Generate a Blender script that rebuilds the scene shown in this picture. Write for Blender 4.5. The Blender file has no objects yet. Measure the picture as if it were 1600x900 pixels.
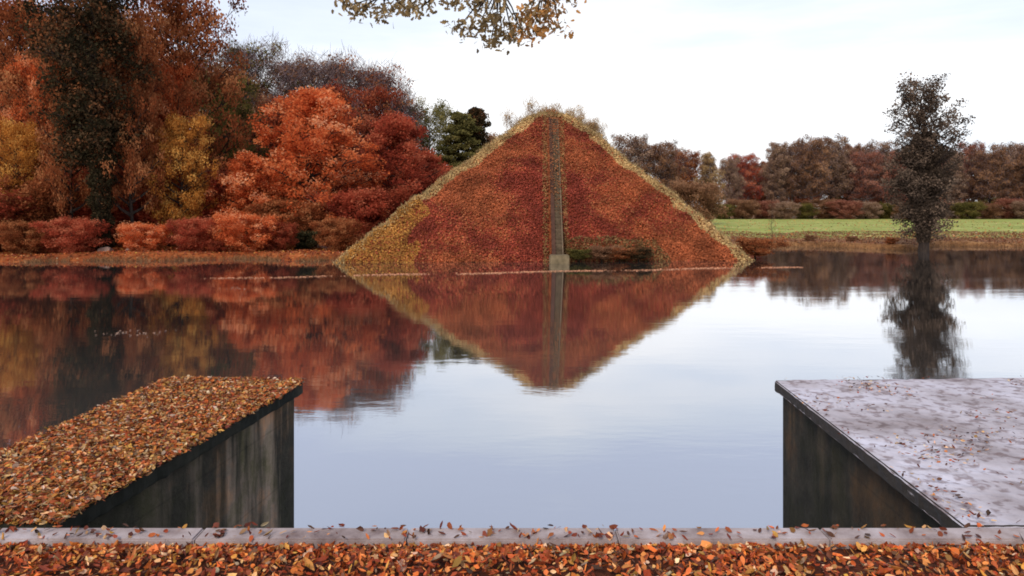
import bpy, math, random
import numpy as np
from mathutils import Vector, noise

random.seed(7)
RNG = np.random.default_rng(11)
scene = bpy.context.scene
COL = scene.collection
F, CX, HY, EYE = 1100.0, 800.0, 325.0, 4.0      # focal length (photo px), horizon row, eye height above the water


def gp(px, D):                                   # sideways position for an image column at a distance
    return (px - CX) / F * D


def hz(py, D):                                   # height above water for an image row at a distance
    return EYE + (HY - py) / F * D


# ------------------------------------------------------------------ bookkeeping
def tag(o, label=None, cat=None, group=None, kind=None):
    if label: o['label'] = label
    if cat: o['category'] = cat
    if group: o['group'] = group
    if kind: o['kind'] = kind
    return o


def empty(name, loc=(0, 0, 0), rz=0.0):
    o = bpy.data.objects.new(name, None)
    o.location = loc
    o.rotation_euler = (0, 0, rz)
    o.empty_display_size = 0.3
    COL.objects.link(o)
    return o


def link_mesh(name, me, mat=None, parent=None):
    if mat and not me.materials:
        me.materials.append(mat)
    o = bpy.data.objects.new(name, me)
    COL.objects.link(o)
    if parent: o.parent = parent
    return o


def np_mesh(name, verts, faces, smooth=False, col=None, tint=None):
    """verts (N,3); faces (M,k) array of equal-sized polygons"""
    me = bpy.data.meshes.new(name)
    verts = np.asarray(verts, dtype=np.float32)
    faces = np.asarray(faces, dtype=np.int32)
    k = faces.shape[1]
    me.vertices.add(len(verts))
    me.vertices.foreach_set('co', verts.ravel())
    me.loops.add(faces.size)
    me.loops.foreach_set('vertex_index', faces.ravel())
    me.polygons.add(len(faces))
    me.polygons.foreach_set('loop_start', np.arange(0, faces.size, k, dtype=np.int32))
    me.polygons.foreach_set('use_smooth', np.full(len(faces), smooth, dtype=bool))
    me.update(calc_edges=True)
    if tint is not None:
        a = me.attributes.new('tint', 'FLOAT', 'POINT')
        a.data.foreach_set('value', np.asarray(tint, dtype=np.float32))
    if col is not None:
        a = me.attributes.new('col', 'FLOAT_COLOR', 'POINT')
        c = np.ones((len(verts), 4), dtype=np.float32)
        c[:, :3] = col
        a.data.foreach_set('color', c.ravel())
    me.validate()
    return me


class MB:
    def __init__(s):
        s.v, s.f = [], []

    def tube(s, pts, rad, n=6, cap=True):
        base = len(s.v)
        prev = None
        for i, p in enumerate(pts):
            p = Vector(p)
            d = (Vector(pts[min(i + 1, len(pts) - 1)]) - Vector(pts[max(i - 1, 0)])).normalized()
            ref = Vector((1, 0, 0)) if abs(d.x) < 0.8 else Vector((0, 1, 0))
            u = d.cross(ref).normalized()
            w = d.cross(u)
            for k in range(n):
                a = 2 * math.pi * k / n
                s.v.append(tuple(p + (u * math.cos(a) + w * math.sin(a)) * rad[i]))
        for i in range(len(pts) - 1):
            for k in range(n):
                a = base + i * n + k
                b = base + i * n + (k + 1) % n
                s.f.append((a, b, b + n, a + n))
        if cap:
            s.f.append(tuple(base + (len(pts) - 1) * n + k for k in range(n)))

    def box(s, x0, x1, y0, y1, z0, z1):
        b = len(s.v)
        s.v += [(x0, y0, z0), (x1, y0, z0), (x1, y1, z0), (x0, y1, z0), (x0, y0, z1), (x1, y0, z1), (x1, y1, z1), (x0, y1, z1)]
        s.f += [(b, b + 3, b + 2, b + 1), (b + 4, b + 5, b + 6, b + 7), (b, b + 1, b + 5, b + 4), (b + 1, b + 2, b + 6, b + 5),
                (b + 2, b + 3, b + 7, b + 6), (b + 3, b, b + 4, b + 7)]

    def mesh(s, name, smooth=False):
        me = bpy.data.meshes.new(name)
        me.from_pydata(s.v, [], s.f)
        if smooth: me.polygons.foreach_set('use_smooth', [True] * len(me.polygons))
        me.update()
        return me


# ------------------------------------------------------------------ materials
def newmat(name):
    m = bpy.data.materials.new(name)
    m.use_nodes = True
    nt = m.node_tree
    nt.nodes.clear()
    return m, nt, nt.nodes.new('ShaderNodeOutputMaterial')


def N(nt, t, **kw):
    n = nt.nodes.new('ShaderNode' + t)
    for k, v in kw.items():
        if k in n.inputs: n.inputs[k].default_value = v
        else: setattr(n, k, v)
    return n


def ramp(nt, stops, interp='LINEAR'):
    r = nt.nodes.new('ShaderNodeValToRGB')
    r.color_ramp.interpolation = interp
    while len(r.color_ramp.elements) > 1: r.color_ramp.elements.remove(r.color_ramp.elements[0])
    r.color_ramp.elements[0].position = stops[0][0]
    r.color_ramp.elements[0].color = (*stops[0][1], 1)
    for p, c in stops[1:]:
        e = r.color_ramp.elements.new(p)
        e.color = (*c, 1)
    return r


def leafy(name, stops, trans=0.35, jitter=0.12):
    """foliage whose colour runs along the per-leaf 'tint' value"""
    m, nt, out = newmat(name)
    at = N(nt, 'Attribute', attribute_name='tint')
    geo = N(nt, 'NewGeometry')
    nz = N(nt, 'TexNoise', Scale=0.35, Detail=3.0)
    nt.links.new(geo.outputs['Position'], nz.inputs['Vector'])
    oi = N(nt, 'ObjectInfo')
    a1 = N(nt, 'Math', operation='MULTIPLY_ADD')
    nt.links.new(nz.outputs['Fac'], a1.inputs[0]); a1.inputs[1].default_value = 0.5; nt.links.new(at.outputs['Fac'], a1.inputs[2])
    a2 = N(nt, 'Math', operation='MULTIPLY_ADD')
    nt.links.new(oi.outputs['Random'], a2.inputs[0]); a2.inputs[1].default_value = jitter; nt.links.new(a1.outputs[0], a2.inputs[2])
    a3 = N(nt, 'Math', operation='SUBTRACT'); nt.links.new(a2.outputs[0], a3.inputs[0]); a3.inputs[1].default_value = 0.25 + jitter / 2
    r = ramp(nt, stops)
    nt.links.new(a3.outputs[0], r.inputs[0])
    d = N(nt, 'BsdfDiffuse'); t = N(nt, 'BsdfTranslucent')
    nt.links.new(r.outputs[0], d.inputs['Color']); nt.links.new(r.outputs[0], t.inputs['Color'])
    mx = N(nt, 'MixShader'); mx.inputs[0].default_value = trans
    nt.links.new(d.outputs[0], mx.inputs[1]); nt.links.new(t.outputs[0], mx.inputs[2])
    nt.links.new(mx.outputs[0], out.inputs['Surface'])
    return m


def vcol_mat(name, trans=0.2, rough=0.7, spec=0.2):
    m, nt, out = newmat(name)
    at = N(nt, 'Attribute', attribute_name='col')
    p = N(nt, 'BsdfPrincipled', Roughness=rough)
    p.inputs['Specular IOR Level'].default_value = spec
    t = N(nt, 'BsdfTranslucent')
    nt.links.new(at.outputs['Color'], p.inputs['Base Color']); nt.links.new(at.outputs['Color'], t.inputs['Color'])
    mx = N(nt, 'MixShader'); mx.inputs[0].default_value = trans
    nt.links.new(p.outputs[0], mx.inputs[1]); nt.links.new(t.outputs[0], mx.inputs[2])
    nt.links.new(mx.outputs[0], out.inputs['Surface'])
    return m


def noisy(name, stops, scale=4.0, stretch=(1, 1, 1), rough=0.9, bump=0.3, detail=6.0, dist=0.02):
    m, nt, out = newmat(name)
    geo = N(nt, 'NewGeometry')
    mp = N(nt, 'Mapping'); mp.inputs['Scale'].default_value = stretch
    nt.links.new(geo.outputs['Position'], mp.inputs['Vector'])
    nz = N(nt, 'TexNoise', Scale=scale, Detail=detail, Roughness=0.65)
    nt.links.new(mp.outputs[0], nz.inputs['Vector'])
    r = ramp(nt, stops)
    nt.links.new(nz.outputs['Fac'], r.inputs[0])
    p = N(nt, 'BsdfPrincipled', Roughness=rough)
    p.inputs['Specular IOR Level'].default_value = 0.2
    nt.links.new(r.outputs[0], p.inputs['Base Color'])
    nz2 = N(nt, 'TexNoise', Scale=scale * 6, Detail=5.0)
    nt.links.new(mp.outputs[0], nz2.inputs['Vector'])
    b = N(nt, 'Bump', Strength=bump, Distance=dist)
    nt.links.new(nz2.outputs['Fac'], b.inputs['Height'])
    nt.links.new(b.outputs[0], p.inputs['Normal'])
    nt.links.new(p.outputs[0], out.inputs['Surface'])
    return m


M = {}
M['bark'] = noisy('bark', [(0.3, (0.012, 0.008, 0.006)), (0.7, (0.05, 0.034, 0.025))], 3, (3, 3, 0.6))
M['bark_pale'] = noisy('bark_pale', [(0.35, (0.10, 0.07, 0.055)), (0.65, (0.30, 0.24, 0.20))], 3, (2, 2, 0.8))
M['twig'] = leafy('twig', [(0, (0.07, 0.045, 0.045)), (0.5, (0.15, 0.10, 0.10)), (1, (0.24, 0.17, 0.16))], 0.0)
# crown colours: dark -> light
M['orange_red'] = leafy('leaf_orange_red', [(0, (0.26, 0.040, 0.018)), (0.4, (0.68, 0.15, 0.045)), (0.75, (0.82, 0.28, 0.10)), (1, (0.86, 0.46, 0.24))], 0.5)
M['crimson'] = leafy('leaf_crimson', [(0, (0.20, 0.036, 0.022)), (0.5, (0.48, 0.090, 0.045)), (1, (0.64, 0.22, 0.11))], 0.5)
M['rust'] = leafy('leaf_rust', [(0, (0.10, 0.034, 0.015)), (0.5, (0.34, 0.095, 0.034)), (1, (0.56, 0.25, 0.10))], 0.45)
M['brown'] = leafy('leaf_brown', [(0, (0.09, 0.044, 0.024)), (0.5, (0.26, 0.125, 0.065)), (1, (0.44, 0.24, 0.13))], 0.4)
M['yellow'] = leafy('leaf_yellow', [(0, (0.22, 0.075, 0.018)), (0.5, (0.60, 0.24, 0.045)), (1, (0.78, 0.45, 0.12))], 0.4)
M['green'] = leafy('leaf_green', [(0, (0.03, 0.03, 0.010)), (0.5, (0.12, 0.10, 0.028)), (1, (0.28, 0.21, 0.06))], 0.3)
M['dark_green'] = leafy('leaf_dark_green', [(0, (0.016, 0.017, 0.009)), (0.5, (0.048, 0.045, 0.022)), (1, (0.13, 0.10, 0.045))], 0.15)
M['dusk_green'] = leafy('leaf_dusk_green', [(0, (0.014, 0.010, 0.006)), (0.45, (0.040, 0.032, 0.016)), (0.75, (0.10, 0.055, 0.028)), (1, (0.22, 0.08, 0.03))], 0.2)
M['olive'] = leafy('leaf_olive', [(0, (0.05, 0.05, 0.018)), (0.5, (0.18, 0.155, 0.05)), (1, (0.36, 0.29, 0.10))], 0.4)
M['near_black'] = leafy('leaf_near_black', [(0, (0.035, 0.025, 0.018)), (0.5, (0.092, 0.064, 0.045)), (1, (0.23, 0.155, 0.105))], 0.3)
M['pale_tan'] = leafy('leaf_pale_tan', [(0, (0.16, 0.09, 0.045)), (0.5, (0.40, 0.24, 0.11)), (1, (0.62, 0.44, 0.22))], 0.4)
M['grey_brown'] = leafy('leaf_grey_brown', [(0, (0.14, 0.08, 0.05)), (0.5, (0.32, 0.19, 0.12)), (1, (0.50, 0.33, 0.22))], 0.4)
M['maroon'] = leafy('leaf_maroon', [(0, (0.12, 0.025, 0.015)), (0.5, (0.36, 0.066, 0.032)), (1, (0.52, 0.17, 0.08))], 0.5)
M['far_maroon'] = leafy('leaf_far_maroon', [(0, (0.14, 0.05, 0.034)), (0.5, (0.32, 0.115, 0.072)), (1, (0.48, 0.22, 0.14))], 0.4)
M['litter'] = vcol_mat('fallen_leaf', 0.15, 0.6, 0.25)
M['vine'] = vcol_mat('vine_leaf', 0.25, 0.7, 0.15)
M['oakleaf'] = vcol_mat('oak_leaf', 0.35, 0.6, 0.2)

# ------------------------------------------------------------------ leaf clouds
def rot_frames(n, nrm=None, tilt=1.0):
    """random tangent frames; with nrm the leaf lies roughly along that normal"""
    a = RNG.normal(size=(n, 3))
    if nrm is None:
        w = a
    else:
        w = nrm + a * tilt
    w /= np.linalg.norm(w, axis=1)[:, None]
    r = RNG.normal(size=(n, 3))
    u = np.cross(w, r); u /= np.linalg.norm(u, axis=1)[:, None]
    v = np.cross(w, u)
    return u, v, w


def diamonds(c, size, aspect=0.62, nrm=None, tilt=1.0):
    n = len(c)
    u, v, w = rot_frames(n, nrm, tilt)
    s = np.asarray(size).reshape(-1, 1) * np.ones((n, 1))
    bend = w * s * 0.15
    V = np.stack([c - u * s * 0.5 + bend, c - v * s * 0.5 * aspect, c + u * s * 0.5 + bend, c + v * s * 0.5 * aspect], axis=1).reshape(-1, 3)
    Fc = np.arange(4 * n).reshape(n, 4)
    return V, Fc


def slivers(c, length, width, up=0.6):
    n = len(c)
    d = RNG.normal(size=(n, 3)); d[:, 2] = np.abs(d[:, 2]) * 0.8 + up
    d /= np.linalg.norm(d, axis=1)[:, None]
    r = RNG.normal(size=(n, 3)); s = np.cross(d, r); s /= np.linalg.norm(s, axis=1)[:, None]
    L = np.asarray(length).reshape(-1, 1) * np.ones((n, 1))
    V = np.stack([c - d * L * .5 - s * width, c - d * L * .5 + s * width, c + d * L * .5 + s * width * .3, c + d * L * .5 - s * width * .3], axis=1).reshape(-1, 3)
    return V, np.arange(4 * n).reshape(n, 4)


# ------------------------------------------------------------------ tree generator
PROF = {
    'round': lambda t: math.sqrt(max(0.02, 1 - (2 * t - 0.95) ** 2)),
    'cone': lambda t: 0.12 + 0.95 * (1 - t) ** 0.85,
    'column': lambda t: 0.55 + 0.45 * math.sin(math.pi * min(1, t * 1.1)),
    'spread': lambda t: 0.6 + 0.5 * math.sin(math.pi * (0.25 + 0.75 * t)),
    'vase': lambda t: (.42 + .75 * t) * (1 if t < .82 else math.sqrt(max(.05, 1 - ((t - .82) / .2) ** 2))),
    'bell': lambda t: 1.0 * (1 - t) ** 0.72 + 0.07,
}


def gen_tree(name, seed, H, cb, R, prof='round', limbs=42, per=70, cr=0.9, leaf=0.26, r0=0.3, droop=0.0, twigs=0, skip=0.0, lean=0.03, flat=0.7):
    rnd = random.Random(seed)
    mb = MB()
    lx, ly = rnd.uniform(-lean, lean) * H, rnd.uniform(-lean, lean) * H
    ts = [0, 0.12, 0.3, 0.5, 0.7, 0.85, 0.97]
    wob = [(0, 0)] + [(rnd.uniform(-.02, .02) * H, rnd.uniform(-.02, .02) * H) for _ in ts[1:]]
    tp = [(lx * t + w[0], ly * t + w[1], H * t - 0.35 * (i == 0)) for i, (t, w) in enumerate(zip(ts, wob))]
    tr = [r0 * 1.35, r0, r0 * .82, r0 * .62, r0 * .4, r0 * .22, r0 * .07]

    def trunk_at(t):
        for i in range(len(ts) - 1):
            if ts[i] <= t <= ts[i + 1]:
                k = (t - ts[i]) / (ts[i + 1] - ts[i])
                return Vector(tp[i]).lerp(Vector(tp[i + 1]), k), tr[i] + (tr[i + 1] - tr[i]) * k
        return Vector(tp[-1]), tr[-1]
    mb.tube(tp, tr, 8)
    clumps = []
    pf = PROF[prof]
    t0 = cb / H
    for i in range(limbs):
        q = (i + rnd.random()) / limbs
        t = t0 + (0.97 - t0) * q
        a = i * 2.399963 + rnd.uniform(-.5, .5)
        L = R * pf(q) * rnd.uniform(0.58, 1.22)
        p0, pr = trunk_at(max(0.05, t - 0.05))
        rise = (0.30 + 0.5 * q - droop) * L
        d = Vector((math.cos(a), math.sin(a), 0))
        pts = [p0]
        for k in (0.33, 0.67, 1.0):
            side = Vector((-d.y, d.x, 0)) * rnd.uniform(-.12, .12) * L
            z = rise * (k ** 1.3) - 0.12 * L * max(0, droop) * k * k
            pts.append(p0 + d * L * k + side + Vector((0, 0, z)))
        rr = max(0.025, min(pr * 0.6, 0.035 * L))
        mb.tube(pts, [rr, rr * .7, rr * .45, rr * .15], 5, False)
        for j in range(3):
            k = rnd.uniform(0.35, 0.9)
            seg = min(2, int(k * 3)); b = pts[seg].lerp(pts[seg + 1], k * 3 - seg)
            sa = a + rnd.choice((-1, 1)) * rnd.uniform(.5, 1.2)
            sl = L * rnd.uniform(.25, .45)
            e = b + Vector((math.cos(sa) * sl, math.sin(sa) * sl, sl * rnd.uniform(-.1, .7)))
            mb.tube([b, b.lerp(e, .5) + Vector((0, 0, .06 * sl)), e], [rr * .4, rr * .25, rr * .08], 4, False)
            if rnd.random() > skip: clumps.append((e, rnd.uniform(.65, 1.1)))
        for k in (2, 3):
            if rnd.random() > skip: clumps.append((pts[k], rnd.uniform(.75, 1.25)))
        if q > .1 and rnd.random() > skip: clumps.append((pts[1], rnd.uniform(.6, 1.0)))
    C, S, T = [], [], []
    for p, k in clumps:
        n = int(per * k)
        g = RNG.normal(size=(n, 3)) * 0.5
        rn = np.linalg.norm(g, axis=1)[:, None]
        g = g / np.maximum(rn, 1e-3) * np.minimum(rn, 1.0) * cr * k
        g[:, 2] *= flat
        C.append(np.array(p)[None] + g)
        S.append(RNG.uniform(.5, 1.3, n) * leaf)
        tb = rnd.uniform(.12, .88)
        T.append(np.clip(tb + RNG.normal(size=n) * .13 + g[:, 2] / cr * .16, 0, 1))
    C = np.concatenate(C); S = np.concatenate(S); T = np.concatenate(T)
    C[:, 2] = np.maximum(C[:, 2], 0.15)
    V, Fc = diamonds(C, S)
    trunk = mb.mesh(name + '_trunk', True)
    crown = np_mesh(name + '_crown', V, Fc, tint=np.repeat(T, 4))
    tw = None
    if twigs:
        idx = RNG.integers(0, len(clumps), twigs)
        base = np.array([tuple(clumps[i][0]) for i in idx]) + RNG.normal(size=(twigs, 3)) * cr * .55
        V, Fc = slivers(base, RNG.uniform(.5, 1.5, twigs) * cr, 0.022)
        tw = np_mesh(name + '_twigs', V, Fc, tint=np.repeat(RNG.random(twigs), 4))
    return dict(trunk=trunk, crown=crown, twigs=tw, H=H)


def place_tree(kind, proto, px, D, base_z, scale, leafmat, label, group=None, cat='tree', rz=None, barkmat='bark', wide=1.0, twigmat='twig'):
    root = empty(kind, (gp(px, D), D, base_z), random.uniform(0, 6.28) if rz is None else rz)
    root.scale = (scale * wide, scale * wide, scale)
    tag(root, label, cat, group)
    for part, me, mt in (('trunk', proto['trunk'], M[barkmat]), ('crown', proto['crown'], M[leafmat]), ('twigs', proto['twigs'], M[twigmat])):
        if me is None: continue
        if not me.materials: me.materials.append(mt)
        o = bpy.data.objects.new(part, me)
        COL.objects.link(o)
        o.parent = root
        o.material_slots[0].link = 'OBJECT'
        o.material_slots[0].material = mt
    return root


# ------------------------------------------------------------------ terrain
def sm(a, b, x):
    t = min(1, max(0, (x - a) / (b - a)))
    return t * t * (3 - 2 * t)


def shore(x):                                    # distance of the far waterline
    s = 53.5 + 1.2 * math.sin(x * .21) + .7 * math.sin(x * .57 + 1)
    s += 13.0 * sm(-16, -6, x)
    s += 1.5 * sm(10, 26, x)
    s -= 8.0 * math.exp(-((x - 37.5) / 5) ** 2)
    s += 6.0 * sm(20, 27, x)
    return s


def ground_z(x, y):
    s = shore(x)
    n = noise.noise(Vector((x * .12, y * .12, 0))) * .16 + noise.noise(Vector((x * .6, y * .6, 3))) * .05
    far = 0.42 + 0.15 * sm(60, 90, y) * (1 - sm(20, 40, x)) + n * (1 - .6 * sm(85, 140, y))
    return -1.3 + (far + 1.3) * sm(s - 2.2, s + 1.4, y)


def sheet(name, xs, ys, zf, mat):
    V = np.array([(x, y, zf(x, y)) for y in ys for x in xs])
    nx = len(xs)
    Fc = [(j * nx + i, j * nx + i + 1, (j + 1) * nx + i + 1, (j + 1) * nx + i) for j in range(len(ys) - 1) for i in range(nx - 1)]
    me = np_mesh(name, V, Fc, smooth=True)
    return link_mesh(name, me, mat)


def span(a, b, n): return list(np.linspace(a, b, n))


xs = [-2500, -900, -400, -200] + span(-130, 130, 240) + [200, 400, 900, 2500]
ys = [-2500, -300, -40, 3.0, 20, 44] + span(47, 100, 110) + span(102, 300, 80) + [400, 700, 1300, 3000]


def ground_mat():
    m, nt, out = newmat('leafy_ground_and_meadow')
    geo = N(nt, 'NewGeometry')
    sep = N(nt, 'SeparateXYZ'); nt.links.new(geo.outputs['Position'], sep.inputs[0])
    nz = N(nt, 'TexNoise', Scale=1.1, Detail=8.0, Roughness=.7); nt.links.new(geo.outputs['Position'], nz.inputs['Vector'])
    lit = ramp(nt, [(.3, (.055, .016, .007)), (.45, (.20, .048, .014)), (.6, (.34, .095, .026)), (.75, (.42, .17, .06))]); nt.links.new(nz.outputs['Fac'], lit.inputs[0])
    nz2 = N(nt, 'TexNoise', Scale=.14, Detail=8.0, Roughness=.7); nt.links.new(geo.outputs['Position'], nz2.inputs['Vector'])
    gr = ramp(nt, [(.36, (.18, .21, .045)), (.5, (.28, .30, .07)), (.64, (.38, .35, .11))]); nt.links.new(nz2.outputs['Fac'], gr.inputs[0])
    # meadow east of the pyramid, beyond about 93 m
    my = N(nt, 'MapRange'); my.inputs['From Min'].default_value = 81; my.inputs['From Max'].default_value = 85
    ad = N(nt, 'Math', operation='MULTIPLY_ADD'); nt.links.new(nz2.outputs['Fac'], ad.inputs[0]); ad.inputs[1].default_value = 8; nt.links.new(sep.outputs['Y'], ad.inputs[2])
    sb = N(nt, 'Math', operation='SUBTRACT'); nt.links.new(ad.outputs[0], sb.inputs[0]); sb.inputs[1].default_value = 4
    nt.links.new(sb.outputs[0], my.inputs['Value'])
    mx_ = N(nt, 'MapRange'); mx_.inputs['From Min'].default_value = 8; mx_.inputs['From Max'].default_value = 16
    nt.links.new(sep.outputs['X'], mx_.inputs['Value'])
    ff = N(nt, 'MapRange'); ff.inputs['From Min'].default_value = 222; ff.inputs['From Max'].default_value = 245; ff.inputs['To Min'].default_value = 1; ff.inputs['To Max'].default_value = 0
    nt.links.new(sep.outputs['Y'], ff.inputs['Value'])
    m1 = N(nt, 'Math', operation='MULTIPLY'); nt.links.new(my.outputs[0], m1.inputs[0]); nt.links.new(mx_.outputs[0], m1.inputs[1])
    m2 = N(nt, 'Math', operation='MULTIPLY'); nt.links.new(m1.outputs[0], m2.inputs[0]); nt.links.new(ff.outputs[0], m2.inputs[1])
    rb = ramp(nt, [(.3, (.07, .032, .013)), (.5, (.22, .10, .038)), (.7, (.36, .20, .08))]); nt.links.new(nz.outputs['Fac'], rb.inputs[0])
    lx = N(nt, 'MixRGB'); nt.links.new(mx_.outputs[0], lx.inputs[0]); nt.links.new(lit.outputs[0], lx.inputs[1]); nt.links.new(rb.outputs[0], lx.inputs[2])
    mix = N(nt, 'MixRGB'); nt.links.new(m2.outputs[0], mix.inputs[0]); nt.links.new(lx.outputs[0], mix.inputs[1]); nt.links.new(gr.outputs[0], mix.inputs[2])
    p = N(nt, 'BsdfPrincipled', Roughness=.95); p.inputs['Specular IOR Level'].default_value = .1
    nt.links.new(mix.outputs[0], p.inputs['Base Color'])
    b = N(nt, 'Bump', Strength=.6, Distance=.1); nt.links.new(nz.outputs['Fac'], b.inputs['Height']); nt.links.new(b.outputs[0], p.inputs['Normal'])
    nt.links.new(p.outputs[0], out.inputs['Surface'])
    return m


g = sheet('ground', xs, ys, ground_z, ground_mat())
tag(g, 'leaf strewn banks and green meadow round the pond', 'ground', kind='structure')


def water_mat():
    m, nt, out = newmat('pond_water')
    geo = N(nt, 'NewGeometry')
    mp = N(nt, 'Mapping'); mp.inputs['Scale'].default_value = (.55, 1.6, 1)
    nt.links.new(geo.outputs['Position'], mp.inputs['Vector'])
    n1 = N(nt, 'TexNoise', Scale=1.1, Detail=4.0, Roughness=.55); nt.links.new(mp.outputs[0], n1.inputs['Vector'])
    n2 = N(nt, 'TexNoise', Scale=.16, Detail=2.0); nt.links.new(mp.outputs[0], n2.inputs['Vector'])
    r2 = N(nt, 'MapRange'); r2.inputs['From Min'].default_value = .42; r2.inputs['From Max'].default_value = .66; r2.inputs['To Min'].default_value = .25; r2.inputs['To Max'].default_value = 1.0
    nt.links.new(n2.outputs['Fac'], r2.inputs['Value'])
    mu = N(nt, 'Math', operation='MULTIPLY'); nt.links.new(n1.outputs['Fac'], mu.inputs[0]); nt.links.new(r2.outputs[0], mu.inputs[1])
    n5 = N(nt, 'TexNoise', Scale=5.0, Detail=3.0); nt.links.new(mp.outputs[0], n5.inputs['Vector'])
    ad = N(nt, 'Math', operation='MULTIPLY_ADD'); nt.links.new(n5.outputs['Fac'], ad.inputs[0]); ad.inputs[1].default_value = .10; nt.links.new(mu.outputs[0], ad.inputs[2])
    b = N(nt, 'Bump', Strength=.2, Distance=.022); nt.links.new(ad.outputs[0], b.inputs['Height'])
    gl = N(nt, 'BsdfGlossy', Roughness=.035)
    rr = N(nt, 'MapRange'); rr.inputs['From Min'].default_value = .4; rr.inputs['From Max'].default_value = .65; rr.inputs['To Min'].default_value = .012; rr.inputs['To Max'].default_value = .05
    nt.links.new(n2.outputs['Fac'], rr.inputs['Value']); nt.links.new(rr.outputs[0], gl.inputs['Roughness']); gl.inputs['Color'].default_value = (.90, .91, .94, 1)
    nt.links.new(b.outputs[0], gl.inputs['Normal'])
    df = N(nt, 'BsdfDiffuse'); df.inputs['Color'].default_value = (.075, .068, .06, 1)
    fr = N(nt, 'Fresnel', IOR=1.333); nt.links.new(b.outputs[0], fr.inputs['Normal'])
    mr = N(nt, 'MapRange'); mr.inputs['From Min'].default_value = .03; mr.inputs['From Max'].default_value = .42; mr.inputs['To Min'].default_value = .50; mr.inputs['To Max'].default_value = .92
    nt.links.new(fr.outputs[0], mr.inputs['Value'])
    mx = N(nt, 'MixShader'); nt.links.new(mr.outputs[0], mx.inputs[0]); nt.links.new(df.outputs[0], mx.inputs[1]); nt.links.new(gl.outputs[0], mx.inputs[2])
    nt.links.new(mx.outputs[0], out.inputs['Surface'])
    return m


w = sheet('water', [-140, 0, 140], [1.0, 40, 80], lambda x, y: 0.0, water_mat())
tag(w, 'still pond water mirroring the trees and pale sky', 'water', kind='structure')

# ------------------------------------------------------------------ near terrace, kerb, piers
M['moss_stone'] = noisy('dark_mossy_stone', [(.3, (.008, .009, .006)), (.52, (.020, .019, .012)), (.68, (.045, .036, .024)), (.8, (.10, .075, .055))], 1.6, (1.4, 1.4, .35), .9, .5)


def streak_mat(name, base, pale, y0, y1, amount=1.0):
    """dark damp wall with pale vertical run-off streaks getting stronger towards its far end"""
    m, nt, out = newmat(name)
    geo = N(nt, 'NewGeometry')
    mp = N(nt, 'Mapping'); mp.inputs['Scale'].default_value = (4.2, 4.2, .45)
    nt.links.new(geo.outputs['Position'], mp.inputs['Vector'])
    nz = N(nt, 'TexNoise', Scale=1.0, Detail=7.0, Roughness=.6); nt.links.new(mp.outputs[0], nz.inputs['Vector'])
    st = ramp(nt, [(.47, (0, 0, 0)), (.64, (1, 1, 1))]); nt.links.new(nz.outputs['Fac'], st.inputs[0])
    sep = N(nt, 'SeparateXYZ'); nt.links.new(geo.outputs['Position'], sep.inputs[0])
    my = N(nt, 'MapRange'); my.inputs['From Min'].default_value = y0; my.inputs['From Max'].default_value = y1; my.inputs['To Max'].default_value = amount
    nt.links.new(sep.outputs['Y'], my.inputs['Value'])
    mu = N(nt, 'Math', operation='MULTIPLY'); nt.links.new(st.outputs[0], mu.inputs[0]); nt.links.new(my.outputs[0], mu.inputs[1])
    n3 = N(nt, 'TexNoise', Scale=5.0, Detail=12.0, Roughness=.78); nt.links.new(geo.outputs['Position'], n3.inputs['Vector'])
    bs = ramp(nt, [(.3, tuple(c * .5 for c in base)), (.7, tuple(c * 1.7 for c in base))]); nt.links.new(n3.outputs['Fac'], bs.inputs[0])
    mix = N(nt, 'MixRGB'); nt.links.new(mu.outputs[0], mix.inputs[0]); nt.links.new(bs.outputs[0], mix.inputs[1]); mix.inputs[2].default_value = (*pale, 1)
    # board-marked courses, darker moss-green patches at random and rusty brown damp patches
    sz = N(nt, 'Math', operation='FRACT'); zz = N(nt, 'Math', operation='MULTIPLY'); nt.links.new(sep.outputs['Z'], zz.inputs[0]); zz.inputs[1].default_value = 1.9; nt.links.new(zz.outputs[0], sz.inputs[0])
    jr = ramp(nt, [(0, (.25, .25, .25)), (.018, (.35, .35, .35)), (.035, (1, 1, 1))]); nt.links.new(sz.outputs[0], jr.inputs[0])
    n6 = N(nt, 'TexNoise', Scale=1.4, Detail=8.0, Roughness=.7); nt.links.new(geo.outputs['Position'], n6.inputs['Vector'])
    dp = ramp(nt, [(.40, (.55, .62, .42)), (.52, (1, 1, 1)), (.64, (1.9, 1.35, .95))]); nt.links.new(n6.outputs['Fac'], dp.inputs[0])
    ml = N(nt, 'MixRGB', blend_type='MULTIPLY'); ml.inputs[0].default_value = 1; nt.links.new(mix.outputs[0], ml.inputs[1]); nt.links.new(dp.outputs[0], ml.inputs[2])
    ml2 = N(nt, 'MixRGB', blend_type='MULTIPLY'); ml2.inputs[0].default_value = .3; nt.links.new(ml.outputs[0], ml2.inputs[1]); nt.links.new(jr.outputs[0], ml2.inputs[2])
    mix = ml2
    p = N(nt, 'BsdfPrincipled', Roughness=.85); nt.links.new(mix.outputs[0], p.inputs['Base Color'])
    p.inputs['Specular IOR Level'].default_value = .2
    b = N(nt, 'Bump', Strength=.9, Distance=.04); nt.links.new(n3.outputs['Fac'], b.inputs['Height']); nt.links.new(b.outputs[0], p.inputs['Normal'])
    nt.links.new(p.outputs[0], out.inputs['Surface'])
    return m


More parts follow.
